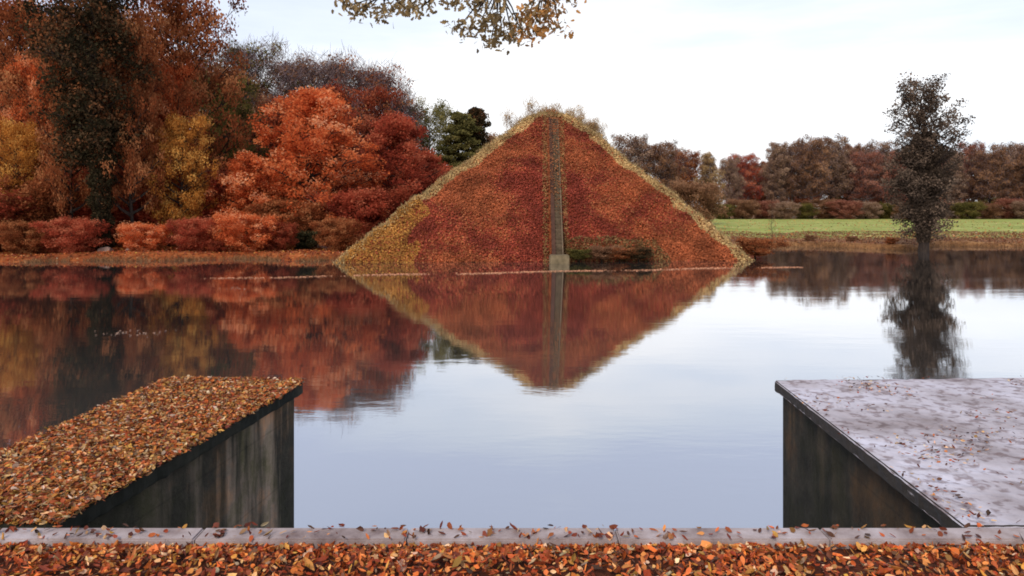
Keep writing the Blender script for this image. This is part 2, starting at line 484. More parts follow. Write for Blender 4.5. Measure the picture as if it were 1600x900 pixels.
M['wall_left'] = streak_mat('damp_wall_streaked', (.040, .033, .021), (.33, .24, .165), 4.0, 5.5)
M['wall_right'] = streak_mat('damp_wall_dark', (.028, .023, .015), (.085, .060, .035), 3.4, 6.0, .8)
M['pale_stone'] = noisy('pale_coping_stone', [(.3, (.20, .16, .15)), (.5, (.36, .31, .31)), (.7, (.50, .46, .47))], 3, (1, 1, 1), .75, .25)
M['kerb_stone'] = noisy('pinkish_kerb_stone', [(.3, (.16, .11, .10)), (.5, (.33, .26, .24)), (.72, (.48, .41, .40))], 3.5, (1, 1, 1), .85, .3)
M['soil'] = noisy('dark_leaf_mould', [(.35, (.03, .009, .004)), (.6, (.09, .024, .01))], 12, (1, 1, 1), 1, .5)
TOP = 2.4


def cap_mat():                                   # pale weathered top, flanks mixed to dark brown by face direction
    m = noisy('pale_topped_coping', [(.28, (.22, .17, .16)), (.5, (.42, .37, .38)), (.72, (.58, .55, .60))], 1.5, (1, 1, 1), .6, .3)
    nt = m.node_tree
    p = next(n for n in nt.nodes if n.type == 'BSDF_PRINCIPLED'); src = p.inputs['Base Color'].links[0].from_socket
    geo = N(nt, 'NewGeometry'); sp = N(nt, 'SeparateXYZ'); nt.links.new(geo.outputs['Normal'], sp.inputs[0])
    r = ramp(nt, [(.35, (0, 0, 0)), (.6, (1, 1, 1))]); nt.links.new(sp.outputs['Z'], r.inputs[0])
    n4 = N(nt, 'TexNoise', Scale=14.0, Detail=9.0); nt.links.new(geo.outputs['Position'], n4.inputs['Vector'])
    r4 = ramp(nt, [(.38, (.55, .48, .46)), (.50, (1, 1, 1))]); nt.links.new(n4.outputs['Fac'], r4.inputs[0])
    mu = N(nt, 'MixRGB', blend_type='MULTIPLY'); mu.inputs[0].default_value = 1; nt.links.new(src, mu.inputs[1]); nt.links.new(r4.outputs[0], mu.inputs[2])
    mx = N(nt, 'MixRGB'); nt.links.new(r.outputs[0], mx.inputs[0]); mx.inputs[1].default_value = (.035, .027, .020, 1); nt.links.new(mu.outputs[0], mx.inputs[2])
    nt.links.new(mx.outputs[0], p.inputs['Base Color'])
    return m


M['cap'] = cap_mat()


def inset(poly, d):                              # grow a polygon outward by d
    n = len(poly); out = []
    area = sum(poly[i][0] * poly[(i + 1) % n][1] - poly[(i + 1) % n][0] * poly[i][1] for i in range(n))
    sg = 1 if area > 0 else -1
    for i in range(n):
        p0, p1, p2 = Vector(poly[i - 1]), Vector(poly[i]), Vector(poly[(i + 1) % n])
        e1 = (p1 - p0).normalized(); e2 = (p2 - p1).normalized()
        n1 = Vector((e1.y, -e1.x)) * sg; n2 = Vector((e2.y, -e2.x)) * sg
        b = (n1 + n2); b = b / max(.2, b.dot(n1)) if b.length > 1e-6 else n1
        out.append(tuple(p1 + b * d))
    return out


def prism(poly, z0, z1, bevel=0.0):
    import bmesh
    bm = bmesh.new()
    vs = [bm.verts.new((x, y, z0)) for x, y in poly]
    f = bm.faces.new(vs)
    r = bmesh.ops.extrude_face_region(bm, geom=[f])
    for v in [e for e in r['geom'] if isinstance(e, bmesh.types.BMVert)]: v.co.z = z1
    bmesh.ops.recalc_face_normals(bm, faces=bm.faces)
    if bevel: bmesh.ops.bevel(bm, geom=list(bm.edges), offset=bevel, segments=2, affect='EDGES')
    bmesh.ops.triangulate(bm, faces=[f for f in bm.faces if len(f.verts) > 4])
    me = bpy.data.meshes.new('prism'); bm.to_mesh(me); bm.free()
    return me


def pier(name, poly, wallmat, copmat, label):
    cx = sum(p[0] for p in poly) / len(poly); cy = sum(p[1] for p in poly) / len(poly)
    root = empty(name, (cx, cy, -1.25))
    tag(root, label, 'wall')
    pl = [(x - cx, y - cy) for x, y in poly]
    link_mesh('wall_body', prism(inset(pl, -.06), 0, TOP + 1.25 - .10), wallmat, root)
    cm = prism(pl, TOP + 1.25 - .10, TOP + 1.25, .010)
    cop = link_mesh('coping', cm, copmat, root)
    sd = cop.modifiers.new('cut', 'SUBSURF'); sd.subdivision_type = 'SIMPLE'; sd.levels = sd.render_levels = 6
    tx = bpy.data.textures.new('chips', 'CLOUDS'); tx.noise_scale = .09; tx.noise_depth = 3
    dm = cop.modifiers.new('chips', 'DISPLACE'); dm.texture = tx; dm.strength = .028; dm.mid_level = .5; dm.texture_coords = 'LOCAL'
    return root


def top_pt(px, py):
    D = (EYE - TOP) * F / (py - HY)
    return (gp(px, D), D)


LP = [top_pt(265, 594), top_pt(474, 598), top_pt(84, 822), top_pt(-240, 822)]
RP = [top_pt(1210, 594), top_pt(1506, 822), top_pt(2150, 822), top_pt(1800, 588)]
pier('stone_pier', LP, M['wall_left'], M['moss_stone'], 'dark stone pier at left with its flat top covered in orange leaves')
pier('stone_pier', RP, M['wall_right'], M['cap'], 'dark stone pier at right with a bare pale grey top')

mb = MB(); mb.box(-14, 14, -12, 3.305, -1.6, TOP)
o = link_mesh('terrace', mb.mesh('terrace'), M['soil']); tag(o, 'leaf covered terrace in front of the kerb', 'ground', kind='structure')
kx = [-7.5 + i * 1.0 for i in range(16)]
mb = MB(); mb.box(-7.5, 7.5, 3.31, 3.42, -1.6, TOP - .06)
kroot = empty('stone_kerb', (0, 3.35, TOP)); tag(kroot, 'low pinkish grey stone kerb between the leaves and the water', 'kerb')
me = mb.mesh('kerb_wall'); o = link_mesh('wall_body', me, M['wall_right'], kroot); o.location = (0, -3.35, -TOP)
for i in range(15):
    sl = prism([(kx[i] + .004, -.035), (kx[i + 1] - .002, -.035), (kx[i + 1] - .002, .09), (kx[i] + .002, .09)], -.058, .04, .008)
    link_mesh('kerb_slab', sl, M['kerb_stone'], kroot)

# ------------------------------------------------------------------ fallen leaves (real little leaves, curled)
PAL = np.array([(.36, .075, .018), (.50, .13, .03), (.55, .20, .05), (.26, .045, .014), (.60, .33, .14), (.16, .035, .015), (.10, .04, .02), (.50, .24, .05), (.62, .42, .26)])


def litter_mesh(name, c, nrm, size, cols, tilt=.35):
    n = len(c)
    u, v, w = rot_frames(n, nrm, tilt)
    s = np.asarray(size).reshape(-1, 1)
    curl = RNG.uniform(-.35, .9, (n, 1)) * RNG.random((n, 1)) ** .5
    prof = [(-.62, 0, .35), (-.30, .27, .05), (.05, .34, 0), (.38, .2, .08), (.62, 0, .4), (.38, -.2, .08), (.05, -.34, 0), (-.30, -.27, .05)]
    wd = RNG.uniform(.45, 1.35, (n, 1))            # narrow willow to broad maple leaves
    mids = [(-.30, 0, -.08), (.05, 0, -.1), (.38, 0, -.05)]
    rows = []
    for a, b, h in prof + mids:
        jit = RNG.uniform(.7, 1.25, (n, 1))
        rows.append(c + u * s * a * jit + v * s * b * wd * jit + w * s * (h + abs(b) * .9) * curl)
    V = np.stack(rows, axis=1).reshape(-1, 3)
    tri = np.array([(0, 7, 8), (0, 8, 1), (7, 6, 9), (7, 9, 8), (8, 9, 2), (8, 2, 1), (6, 5, 10), (6, 10, 9), (9, 10, 3), (9, 3, 2), (5, 4, 10), (10, 4, 3)])
    Fc = (tri[None] + (np.arange(n) * 11)[:, None, None]).reshape(-1, 3)
    return np_mesh(name, V, Fc, col=np.repeat(cols, 11, axis=0))


def pick_cols(n, w):
    w = np.array(w, float); w /= w.sum()
    c = PAL[RNG.choice(len(PAL), n, p=w)]
    return np.clip(c * RNG.uniform(.35, 1.35, (n, 1)) * RNG.uniform(.9, 1.1, (n, 3)), 0, .9)


UP = np.array([[0, 0, 1.0]])


def in_poly(x, y, poly):
    ins = np.zeros(len(x), bool); n = len(poly)
    for i in range(n):
        x0, y0 = poly[i]; x1, y1 = poly[(i + 1) % n]
        c = ((y0 > y) != (y1 > y)) & (x < (x1 - x0) * (y - y0) / (y1 - y0 + 1e-12) + x0)
        ins ^= c
    return ins


# on the terrace: thick drift against the kerb
n = 34000
c = np.stack([RNG.uniform(-4.6, 4.6, n), 3.312 - RNG.random(n) ** 1.3 * 1.5, TOP + RNG.uniform(.0, .045, n)], 1)
c[:, 2] = TOP + .012 + RNG.uniform(0, 1, n) * np.interp(3.312 - c[:, 1], [0, .05, .2], [.006, .012, .04])
dn = np.array([noise.noise(Vector((a * 1.7, b * 3.0, 4))) for a, b in zip(c[:, 0], c[:, 1])])
c[:, 2] += np.maximum(0, dn) * .06 * np.clip((3.29 - c[:, 1]) * 12, 0, 1)
c = c[dn > RNG.uniform(-.9, -.1, n)]; n = len(c)
cc = pick_cols(n, [6, 6, 4.5, 5, 2.4, 3.5, 2, 2.5, 1.3]) * np.array([1.3, 1.25, 1.15])
c = np.concatenate([c]); o = link_mesh('fallen_leaves', litter_mesh('fallen_leaves', c, UP, RNG.uniform(.016, .036, n) * (1 + .7 * (RNG.random(n) < .06)), cc, .6), M['litter'])
tag(o, 'thick layer of red and orange fallen leaves in front of the kerb', 'leaves', kind='stuff')
m_ = 420
tc_ = np.stack([RNG.uniform(-3, 3, m_), 3.28 - RNG.random(m_) * .8, np.full(m_, TOP + .035)], 1)
V, Fq = slivers(tc_, RNG.uniform(.04, .16, m_), .0016, 0)
V[:, 2] = TOP + .045 + (V[:, 2] - TOP - .045) * .12
o = link_mesh('fallen_twigs', np_mesh('fallen_twigs', V, Fq, col=np.repeat(np.array([(.12, .07, .045)]) * RNG.uniform(.4, 1.6, (m_, 1)), 4, axis=0)), M['litter'])
tag(o, 'thin brown twigs lying among the fallen leaves in front of the kerb', 'twigs', kind='stuff')
# on the kerb
n = 460
kxp = np.clip(RNG.normal(-1.2, 2.6, n), -4.5, 4.5)
c = np.stack([kxp, 3.31 + RNG.random(n) ** 1.3 * .13, TOP + .045 + RNG.uniform(0, .012, n)], 1)
o = link_mesh('fallen_leaves', litter_mesh('fallen_leaves', c, UP, RNG.uniform(.015, .042, n), pick_cols(n, [3, 3, 2, 3, 2, 3, 3, 1, 1]), .45), M['litter'])
tag(o, 'scattered brown and orange leaves lying on the stone kerb', 'leaves', kind='stuff')
# on the left pier (thick) and the right pier (thin)
for poly, n, wts, lab, tl in ((LP, 24000, [3, 5, 5, 2, 4.5, 1.5, 1.5, 5, 2], 'dense orange and tan leaves covering the top of the left pier', .45),
                          (RP, 5200, [.8, 1, .8, 1, 2, 3, 4, .5, 3], 'thin sprinkle of brown leaves on the pale top of the right pier', .3)):
    xs_, ys_ = zip(*poly)
    x = RNG.uniform(min(xs_), max(xs_), n * 2); y = RNG.uniform(min(ys_), max(ys_), n * 2)
    k = in_poly(x + RNG.normal(0, .012, n * 2), y + RNG.normal(0, .012, n * 2), inset(poly, .03)); x, y = x[k][:n], y[k][:n]
    if poly is RP:
        edge = np.array([noise.noise(Vector((a * 2, b * 2, 0))) for a, b in zip(x, y)])
        k = edge * 1.5 + (4.6 - y) * .12 > RNG.uniform(-.3, .5, len(x)); x, y = x[k], y[k]
    c = np.stack([x, y, TOP + .006 + RNG.uniform(0, .03, len(x))], 1)
    o = link_mesh('fallen_leaves', litter_mesh('fallen_leaves', c, UP, RNG.uniform(.014, .040, len(x)) * (.75 if poly is RP else 1), pick_cols(len(x), wts), tl), M['litter'])
    tag(o, lab, 'leaves', kind='stuff')

# ------------------------------------------------------------------ grass pyramid
FL, FR, BR, BL = Vector((-13.4, 51.0, 0)), Vector((18.6, 53.2, 0)), Vector((19.3, 82, 0)), Vector((-12, 82, 0))
APX = Vector((3.75, 66.5, 13.75))
pyr = empty('earth_pyramid', (3.5, 66, 0))
tag(pyr, 'large earth pyramid covered in red and orange creeper standing in the pond', 'pyramid')
corners = [FL, FR, BR, BL]
PO = Vector((3.5, 66, 0))


def pyr_pt(s, t):
    k = int(s) % 4; f = s - int(s)
    b = corners[k].lerp(corners[(k + 1) % 4], f)
    z = t
    tt = t if t < .86 else .86 + .085 * (1 - math.exp(-(t - .86) / .085))
    p = b.lerp(APX, t * .985)
    rnd_ = math.exp(-((1 - t) / .035) ** 2) * .25
    p.z = APX.z * tt - .6 * (1 - t) ** 6 - rnd_ * .2
    d = noise.noise(Vector((p.x * .35, p.y * .35, p.z * .35))) * .20 + noise.noise(Vector((p.x * 1.1, p.y * 1.1, p.z * 1.1))) * .13
    e = min(f, 1 - f)
    d += .0
    nrm = Vector((0, 0, 1)) + (b - PO).normalized() * .6
    return p + nrm.normalized() * d * min(1, (1 - t) * 8 + .3)


NS, NT = 200, 60
V = [tuple(pyr_pt(4 * i / NS * .99999, j / NT) - PO) for j in range(NT + 1) for i in range(NS)]
Fc = [(j * NS + i, j * NS + (i + 1) % NS, (j + 1) * NS + (i + 1) % NS, (j + 1) * NS + i) for j in range(NT) for i in range(NS)]
M['pyr_soil'] = noisy('creeper_stems_and_soil', [(.3, (.07, .018, .008)), (.5, (.19, .042, .014)), (.7, (.30, .085, .026))], 1.3, (1, 1, 1), .95, .5, 8, .1)
link_mesh('mound', np_mesh('mound', V, Fc, smooth=True), M['pyr_soil'], pyr)
# creeper leaves
n = 175000
s = np.concatenate([RNG.uniform(0, 1, int(n * .62)), RNG.uniform(3, 4, int(n * .14)), RNG.uniform(1, 2, int(n * .16)), RNG.uniform(2, 3, n - int(n * .62) - int(n * .14) - int(n * .16))])
t = 1 - np.sqrt(RNG.random(n)); t = np.clip(t, 0.0, .995)
P = np.empty((n, 3)); CC = np.empty((n, 3)); SZ = np.empty(n); NR = np.empty((n, 3))
fn = [Vector((0, -.55, .83)), Vector((.6, 0, .8)), Vector((0, .55, .83)), Vector((-.6, 0, .8))]
red, dred, org, brn, tan, yel, olv = map(np.array, ((.39, .078, .034), (.29, .052, .028), (.40, .110, .040), (.30, .11, .04), (.62, .30, .14), (.46, .21, .045), (.20, .11, .04)))
keep = np.ones(n, bool)
for i in range(n):
    si, ti = s[i], t[i]
    p = p_ = pyr_pt(si, ti)
    k = int(si) % 4; f = si - int(si)
    nr = fn[k]
    off = abs(random.gauss(0, .10)) + max(0, noise.noise(Vector((p_.x * .9, p_.y * .9, p_.z * .9 + 7)))) * .28
    P[i] = p + nr * (off + .02) - PO; NR[i] = nr
    a = noise.noise(Vector((p.x * .16, p.y * .16, p.z * .22))) * 1.9
    b = noise.noise(Vector((p.x * .7 + 9, p.y * .7, p.z * .7)))
    q = a + b * .6 + random.gauss(0, .28)
    c = red if q > -.15 else dred
    if q > .22: c = org
    if -.04 < q < .08: c = brn * 1.3
    hgt = max(0, (ti - .55) / .45)
    if random.random() < .55 * hgt: c = org * .6 + brn * .4
    if k == 0:
        d = min(f, 1 - f) * (1 - ti) * 32          # metres from the ridge
        if d < .95 + b * .35 and random.random() < .93: c = np.array([.52, .34, .14]) * random.uniform(.85, 1.2)
        m_in = f * (1 - ti) * 32
        if p.x < -7.2 + b * 1.6 and ti < .34 and random.random() < .8: c = yel * random.uniform(.65, 1.2)
        if .52 < f < .80 and ti < .13 and random.random() < .75: c = olv * random.uniform(.5, 1.6)
        sx = (p.x - (3.3 + .5 * ti))
        if abs(sx + .03) < .55:
            if random.random() < .86: keep[i] = False
            P[i] = P[i] + np.array([0, -.1, .42]); c = brn
        elif abs(sx) < 1.0 and random.random() < .5: c = olv * 1.6
    elif k == 3:
        d = f
        if (1 - f) * (1 - ti) * 30 < 1.2: c = np.array([.52, .34, .14])
        elif random.random() < .4: c = yel
    elif k == 1 and f * (1 - ti) * 30 < 1.0: c = np.array([.52, .34, .14])
    CC[i] = c * random.uniform(.6, 1.3) * (1 + .45 * b)
    SZ[i] = random.uniform(.07, .20)
P, CC, SZ, NR = P[keep], CC[keep], SZ[keep], NR[keep]
V, Fq = diamonds(P, SZ, .75, NR, .55)
link_mesh('creeper', np_mesh('creeper', V, Fq, col=np.repeat(CC, 4, axis=0)), M['vine'], pyr)
# loose grass and creeper shoots along ridges and apex
m_ = 5200
V0 = []
for i in range(m_):
    if random.random() < .6:
        si = random.choice((0.0, .9999)) + random.uniform(0, .012); ti = random.random()
    else:
        si = random.random(); ti = random.uniform(.93, 1)
    p = pyr_pt(si, min(ti, .995)); V0.append(tuple(p - PO + Vector((random.gauss(0, .12), random.gauss(0, .12), random.uniform(.02, .25)))))
V, Fq = slivers(np.array(V0), RNG.uniform(.2, .6, m_), .022, .9)
link_mesh('ridge_grass', np_mesh('ridge_grass', V, Fq, col=np.repeat(np.array([.46, .32, .14])[None] * RNG.uniform(.5, 1.2, (m_, 1)), 4, axis=0)), M['vine'], pyr)

# staircase up the middle of the front face
M['step_stone'] = noisy('weathered_step_stone', [(.3, (.055, .036, .020)), (.7, (.125, .085, .050))], 2, (1, 1, 1), .9, .4)
M['dark_wood'] = noisy('dark_stair_wall', [(.3, (.035, .016, .010)), (.7, (.085, .038, .022))], 2, (1, 1, 1), .9, .4)
M['pale_wood'] = noisy('pale_stair_wall', [(.3, (.09, .06, .035)), (.7, (.19, .13, .075))], 2, (1, 1, 1), .9, .4)
st = empty('staircase', (0, 0, 0)); st.parent = pyr
B0 = Vector((3.35, 51.7, .15)); T0 = Vector((3.80, 64.9, 12.15))
nst = 44
mb = MB()
for i in range(nst):
    a = B0.lerp(T0, i / nst) - PO; b = B0.lerp(T0, (i + 1) / nst) - PO
    mb.box(a.x - .12, a.x + .34, a.y, b.y + .35, a.z - .4, b.z + .06)
link_mesh('steps', mb.mesh('steps'), M['step_stone'], st)


def stringer(x0, x1, up, mat):
    mb = MB(); b = 0
    for q in range(9):
        p = B0.lerp(T0, q / 8) - PO; p.z += .0
        mb.v += [(p.x + x0, p.y - .12, p.z - .5), (p.x + x1, p.y - .12, p.z - .5), (p.x + x1, p.y - .12, p.z + up), (p.x + x0, p.y - .12, p.z + up)]
    for q in range(8):
        for k in range(4):
            mb.f.append((q * 4 + k, q * 4 + (k + 1) % 4, q * 4 + 4 + (k + 1) % 4, q * 4 + 4 + k))
    mb.f += [(3, 2, 1, 0), (32, 33, 34, 35)]
    link_mesh('side_wall', mb.mesh('side_wall'), mat, st)


stringer(-.42, -.13, .24, M['dark_wood'])
stringer(.35, .44, .15, M['pale_wood'])
me = prism([(-.7, -.45), (.7, -.45), (.7, .6), (-.7, .6)], -.5, .55, .05)
o = link_mesh('landing_block', me, noisy('mossy_landing_stone', [(.3, (.08, .06, .03)), (.7, (.22, .16, .09))], 2), pyr)
o.location = (3.42 - PO.x, 51.0 - PO.y, .05)

# floating leaves in front of the pyramid
n = 4200
x = RNG.uniform(-20, 19.5, n)
y0 = 39.2 + (x + 20) / 39.5 * 8.6
y = y0 + RNG.normal(0, .22, n) + .25 * np.sin(x * .6)
dens = np.array([noise.noise(Vector((a * .35, 0, 5))) for a in x]) > RNG.uniform(-.45, .35, n) + np.clip((-8 - x) / 12, 0, 1) * .35
x, y = x[dens], y[dens]
c = np.stack([x, y, np.full(len(x), .012)], 1)
cl = np.array([(.62, .27, .13)]) * RNG.uniform(.5, 1.3, (len(x), 1))
V, Fq = diamonds(c, RNG.uniform(.06, .16, len(x)), .7, np.repeat(UP, len(c), 0), .08)
V[:, 2] = np.maximum(V[:, 2], .006)
o = link_mesh('floating_leaves', np_mesh('floating_leaves', V, Fq, col=np.repeat(cl, 4, axis=0)), M['litter'])
tag(o, 'thin line of pale orange leaves floating on the pond in front of the pyramid', 'leaves', kind='stuff')
# drifting leaves by the left pier's far side
n = 50
cx_ = RNG.choice(3, n, p=[.45, .3, .25]); ctr = np.array([(gp(190, 22.5), 22.5), (gp(235, 22.3), 22.3), (gp(365, 35), 35)])[cx_]
c = np.stack([ctr[:, 0] + RNG.normal(0, .35, n), ctr[:, 1] + RNG.normal(0, .3, n), np.full(n, .012)], 1)
V, Fq = diamonds(c, RNG.uniform(.05, .1, n), .7, np.repeat(UP, n, 0), .08); V[:, 2] = np.maximum(V[:, 2], .006)
o = link_mesh('floating_leaves', np_mesh('floating_leaves', V, Fq, col=np.repeat(np.array([(.5, .3, .2)]) * RNG.uniform(.5, 1.2, (n, 1)), 4, axis=0)), M['litter'])
tag(o, 'small patches of pink tan leaves drifting beyond the left pier', 'leaves', kind='stuff')

# leaf litter on the banks
n = 60000
x = RNG.uniform(-75, 75, n); off = RNG.random(n) ** 1.2 * 34
y = np.array([shore(a) for a in x]) - .35 + off
z = np.array([ground_z(a, b) for a, b in zip(x, y)])
k = (z > -.02) & ~((x > -12) & (x < 19) & (y < 82)); x, y, z = x[k], y[k], z[k]
c = np.stack([x, y, z + .03], 1)
lc = pick_cols(len(x), [5, 5, 3, 5, 1, 3, 1, 2, .3])
rt = x > 16; lc[rt] = lc[rt] * .35 + np.array([.20, .10, .045]) * .45
V, Fq = diamonds(c, RNG.uniform(.10, .24, len(x)), .75, np.repeat(UP, len(x), 0), .5)
o = link_mesh('leaf_litter', np_mesh('leaf_litter', V, Fq, col=np.repeat(lc, 4, axis=0)), M['litter'])
tag(o, 'red and orange leaf litter strewn along the far banks', 'leaves', kind='stuff')

n = 17000
x = RNG.uniform(-62, 62, n)
dn = np.array([noise.noise(Vector((a * .5, 2, 8))) for a in x]); k = (dn > RNG.uniform(-.45, .35, n)) & ~((x > -11) & (x < 18.5)); x = x[k]; n = len(x)
y = np.array([shore(a) for a in x]) - .35 + np.abs(RNG.normal(0, .45, n))
z = np.array([max(-.05, ground_z(a, b)) for a, b in zip(x, y)])
V, Fq = slivers(np.stack([x, y, z + .12], 1), RNG.uniform(.15, .6, n), .018, .8)
o = link_mesh('bank_grass', np_mesh('bank_grass', V, Fq, col=np.repeat(np.array([(.26, .13, .055)]) * RNG.uniform(.3, 1.5, (n, 1)), 4, axis=0)), M['vine'])
tag(o, 'withered brown grass hanging over the far waterline', 'grass', kind='stuff')

n = 4500
x = RNG.uniform(14, 130, n); y = 84 + RNG.random(n) ** 1.6 * 130
z = np.array([ground_z(a, b) for a, b in zip(x, y)]) + .05
V, Fq = diamonds(np.stack([x, y, z], 1), RNG.uniform(.15, .4, n), .7, np.repeat(UP, n, 0), .3)
o = link_mesh('meadow_leaves', np_mesh('meadow_leaves', V, Fq, col=np.repeat(pick_cols(n, [3, 5, 5, 2, 3, 1, 1, 4, 2]), 4, axis=0)), M['litter'])
tag(o, 'fallen leaves blown thinly over the green meadow', 'leaves', kind='stuff')

# ------------------------------------------------------------------ tree prototypes
PR = {
    'broad': gen_tree('broad', 1, 17, 2.2, 6.2, 'round', 60, 84, 1.15, .28, .32, skip=.08),
    'broad2': gen_tree('broad2', 2, 18, 3.5, 5.6, 'spread', 54, 88, 1.2, .30, .34),
    'cone': gen_tree('cone', 3, 17, .8, 6.6, 'bell', 96, 90, .95, .27, .28, skip=.06),
    'cone2': gen_tree('cone2', 4, 15, .6, 5.8, 'bell', 80, 88, .95, .27, .28, skip=.08),
    'open': gen_tree('open', 5, 18, 4.5, 5.6, 'round', 46, 34, 1.0, .27, .33, twigs=9000, skip=.15),
    'bare': gen_tree('bare', 6, 18, 4.0, 5.4, 'round', 50, 12, 1.1, .24, .3, twigs=15000, skip=.1),
    'pine': gen_tree('pine', 7, 16, 3.5, 3.4, 'cone', 62, 75, .75, .26, .26, droop=.25, flat=.45),
    'tallnarrow': gen_tree('tallnarrow', 8, 22, 3.0, 4.2, 'column', 66, 62, 1.15, .42, .34, twigs=5000, skip=.08),
    'tallround': gen_tree('tallround', 9, 22, 7.0, 5.6, 'spread', 54, 56, 1.25, .44, .36, twigs=6000, skip=.05),
    'twiggy': gen_tree('twiggy', 14, 9, 1.5, 1.6, 'round', 26, 9, .5, .12, .07),
    'ivy': gen_tree('ivy', 15, 26, 8.2, 3.6, 'column', 90, 62, 1.15, .30, .42, flat=.8),
    'under': gen_tree('under', 10, 6, .3, 3.2, 'round', 44, 80, .8, .24, .1, flat=.8),
    'shrub': gen_tree('shrub', 12, 1.6, .1, 1.15, 'round', 22, 60, .34, .12, .04, flat=.8),
}
gz = ground_z


def T(kind, proto, px, D, top, leafmat, label, group=None, **kw):
    """stand a tree at an image column and a real distance, grown to a given treetop row"""
    x = gp(px, D); z = gz(x, D) - .1
    H = hz(top, D) - z
    sc = H / (PR[proto]['H'] * 1.02)
    return place_tree(kind, PR[proto], px, D, z, sc, leafmat, label, group, **kw)


LW = 'trees on the left bank'
# front row left
T('maple_tree', 'cone', 488, 70, 124, 'orange_red', 'bright orange red maple with a pointed crown left of the pyramid', LW, wide=1.15)
T('maple_tree', 'cone2', 612, 78, 168, 'crimson', 'deep crimson tree just behind the left ridge of the pyramid', LW, wide=1.15)
T('maple_tree', 'cone2', 672, 86, 232, 'crimson', 'low dark red tree tucked behind the left slope of the pyramid, nearest to it', LW, wide=1.1)
T('maple_tree', 'cone2', 392, 66, 232, 'orange_red', 'smaller orange tree at the left foot of the pointed maple', LW, wide=1.1)
T('ivy_clad_tree', 'ivy', 160, 58, -120, 'dusk_green', 'very dark ivy clad tree rising out of the picture at far left', LW, wide=.95)
T('oak_tree', 'broad', 275, 68, -25, 'rust', 'tall rust brown oak right of the dark ivy clad tree', LW, wide=.66)
T('oak_tree', 'broad', 35, 68, -15, 'rust', 'tall rust brown oak at the left border of the picture', LW, wide=.66, rz=2.0)
T('yellow_tree', 'broad', 282, 63, 178, 'yellow', 'yellow orange tree standing below the rust brown oak', LW, wide=.62)
T('yellow_tree', 'broad', 28, 62, 185, 'yellow', 'yellow orange tree at the left border of the picture', LW, wide=.6, rz=1.0)
T('green_tree', 'broad2', 350, 80, 128, 'green', 'olive green tree between the yellow tree and the pointed maple', LW, wide=.62)
T('green_tree', 'broad', 235, 74, 140, 'dark_green', 'dark green tree behind the yellow tree', LW, wide=.6)
T('green_tree', 'broad2', 75, 74, 140, 'dark_green', 'dark green tree left of the ivy clad tree', LW, wide=.6)
# middle and back rows left
T('bare_tree', 'open', 380, 95, 58, 'green', 'tall thin crowned dark tree behind the olive green tree', LW, wide=.85)
T('bare_tree', 'open', 455, 98, 84, 'brown', 'thinly leaved brown tree rising behind the left shoulder of the pointed maple', LW)
T('bare_tree', 'open', 525, 98, 84, 'grey_brown', 'thinly leaved grey brown tree directly behind the tip of the pointed maple', LW, rz=1.3)
T('bare_tree', 'open', 588, 96, 96, 'rust', 'thinly leaved russet tree behind the crimson tree', LW, rz=2.3)
T('green_tree', 'open', 625, 104, 146, 'green', 'olive brown tree between the crimson tree and the pine', LW, wide=.7)
T('green_tree', 'broad2', 668, 108, 165, 'olive', 'yellowish green tree just left of the pine', LW, wide=.6)
T('pine_tree', 'pine', 712, 100, 160, 'olive', 'olive green pine left of the pyramid, the wider of two', LW, wide=1.3)
T('pine_tree', 'pine', 744, 104, 152, 'dusk_green', 'slim dark pine with a spiky tip close to the pyramid ridge', LW, wide=.9)
T('low_tree', 'broad', 768, 112, 205, 'brown', 'low olive brown tree between the slim pine and the pyramid', LW, wide=.8)
T('oak_tree', 'broad', 330, 88, 98, 'brown', 'brown oak behind the green tree, right of the tall rust oak', LW, wide=.75)
T('oak_tree', 'broad2', 210, 90, 20, 'rust', 'rust oak in the back row showing above the dark green tree', LW, wide=.7)
T('oak_tree', 'broad2', 110, 90, 22, 'rust', 'rust oak in the back row left of the dark ivy clad tree', LW, wide=.7)
T('oak_tree', 'broad', -40, 85, 20, 'rust', 'rust oak cut by the left border of the picture', LW, wide=.8)
T('red_tree', 'broad', 440, 92, 150, 'maroon', 'maroon tree in shade behind the smaller orange tree', LW, wide=.9)
T('red_tree', 'broad2', 560, 92, 140, 'maroon', 'maroon tree in shade between the pointed maple and the crimson tree', LW, wide=.9)
T('oak_tree', 'broad2', 205, 60, 30, 'rust', 'slender dark stemmed oak close behind the yellow orange tree, right of the ivy clad tree', LW, wide=.38)
T('oak_tree', 'broad2', 112, 60, 40, 'rust', 'slender dark stemmed oak just left of the ivy clad tree', LW, wide=.38, rz=1.7)
T('red_tree', 'broad', 262, 66, 88, 'orange_red', 'orange red tree showing between the rust oak and the yellow orange tree', LW, wide=.42)
T('red_tree', 'broad', 60, 66, 88, 'orange_red', 'orange red tree near the left border above the yellow orange tree', LW, wide=.42, rz=2.5)
n = 9000
h = RNG.uniform(.2, 11.5, n); aa = RNG.uniform(0, 6.283, n); rr = (.5 + .35 * np.sin(h * 1.7) ** 2 + .5 * (h / 11) ** 2) * (.6 + .6 * RNG.random(n))
V, Fq = diamonds(np.stack([rr * np.cos(aa) + .02 * h, rr * np.sin(aa), h], 1), RNG.uniform(.14, .28, n))
ivt = next(o_ for o_ in COL.objects if o_.name == 'ivy_clad_tree')
o = link_mesh('ivy', np_mesh('ivy', V, Fq, tint=np.repeat(np.clip(RNG.normal(.4, .2, n), 0, 1), 4)), M['dusk_green'], ivt); o.scale = (1, 1, .9)
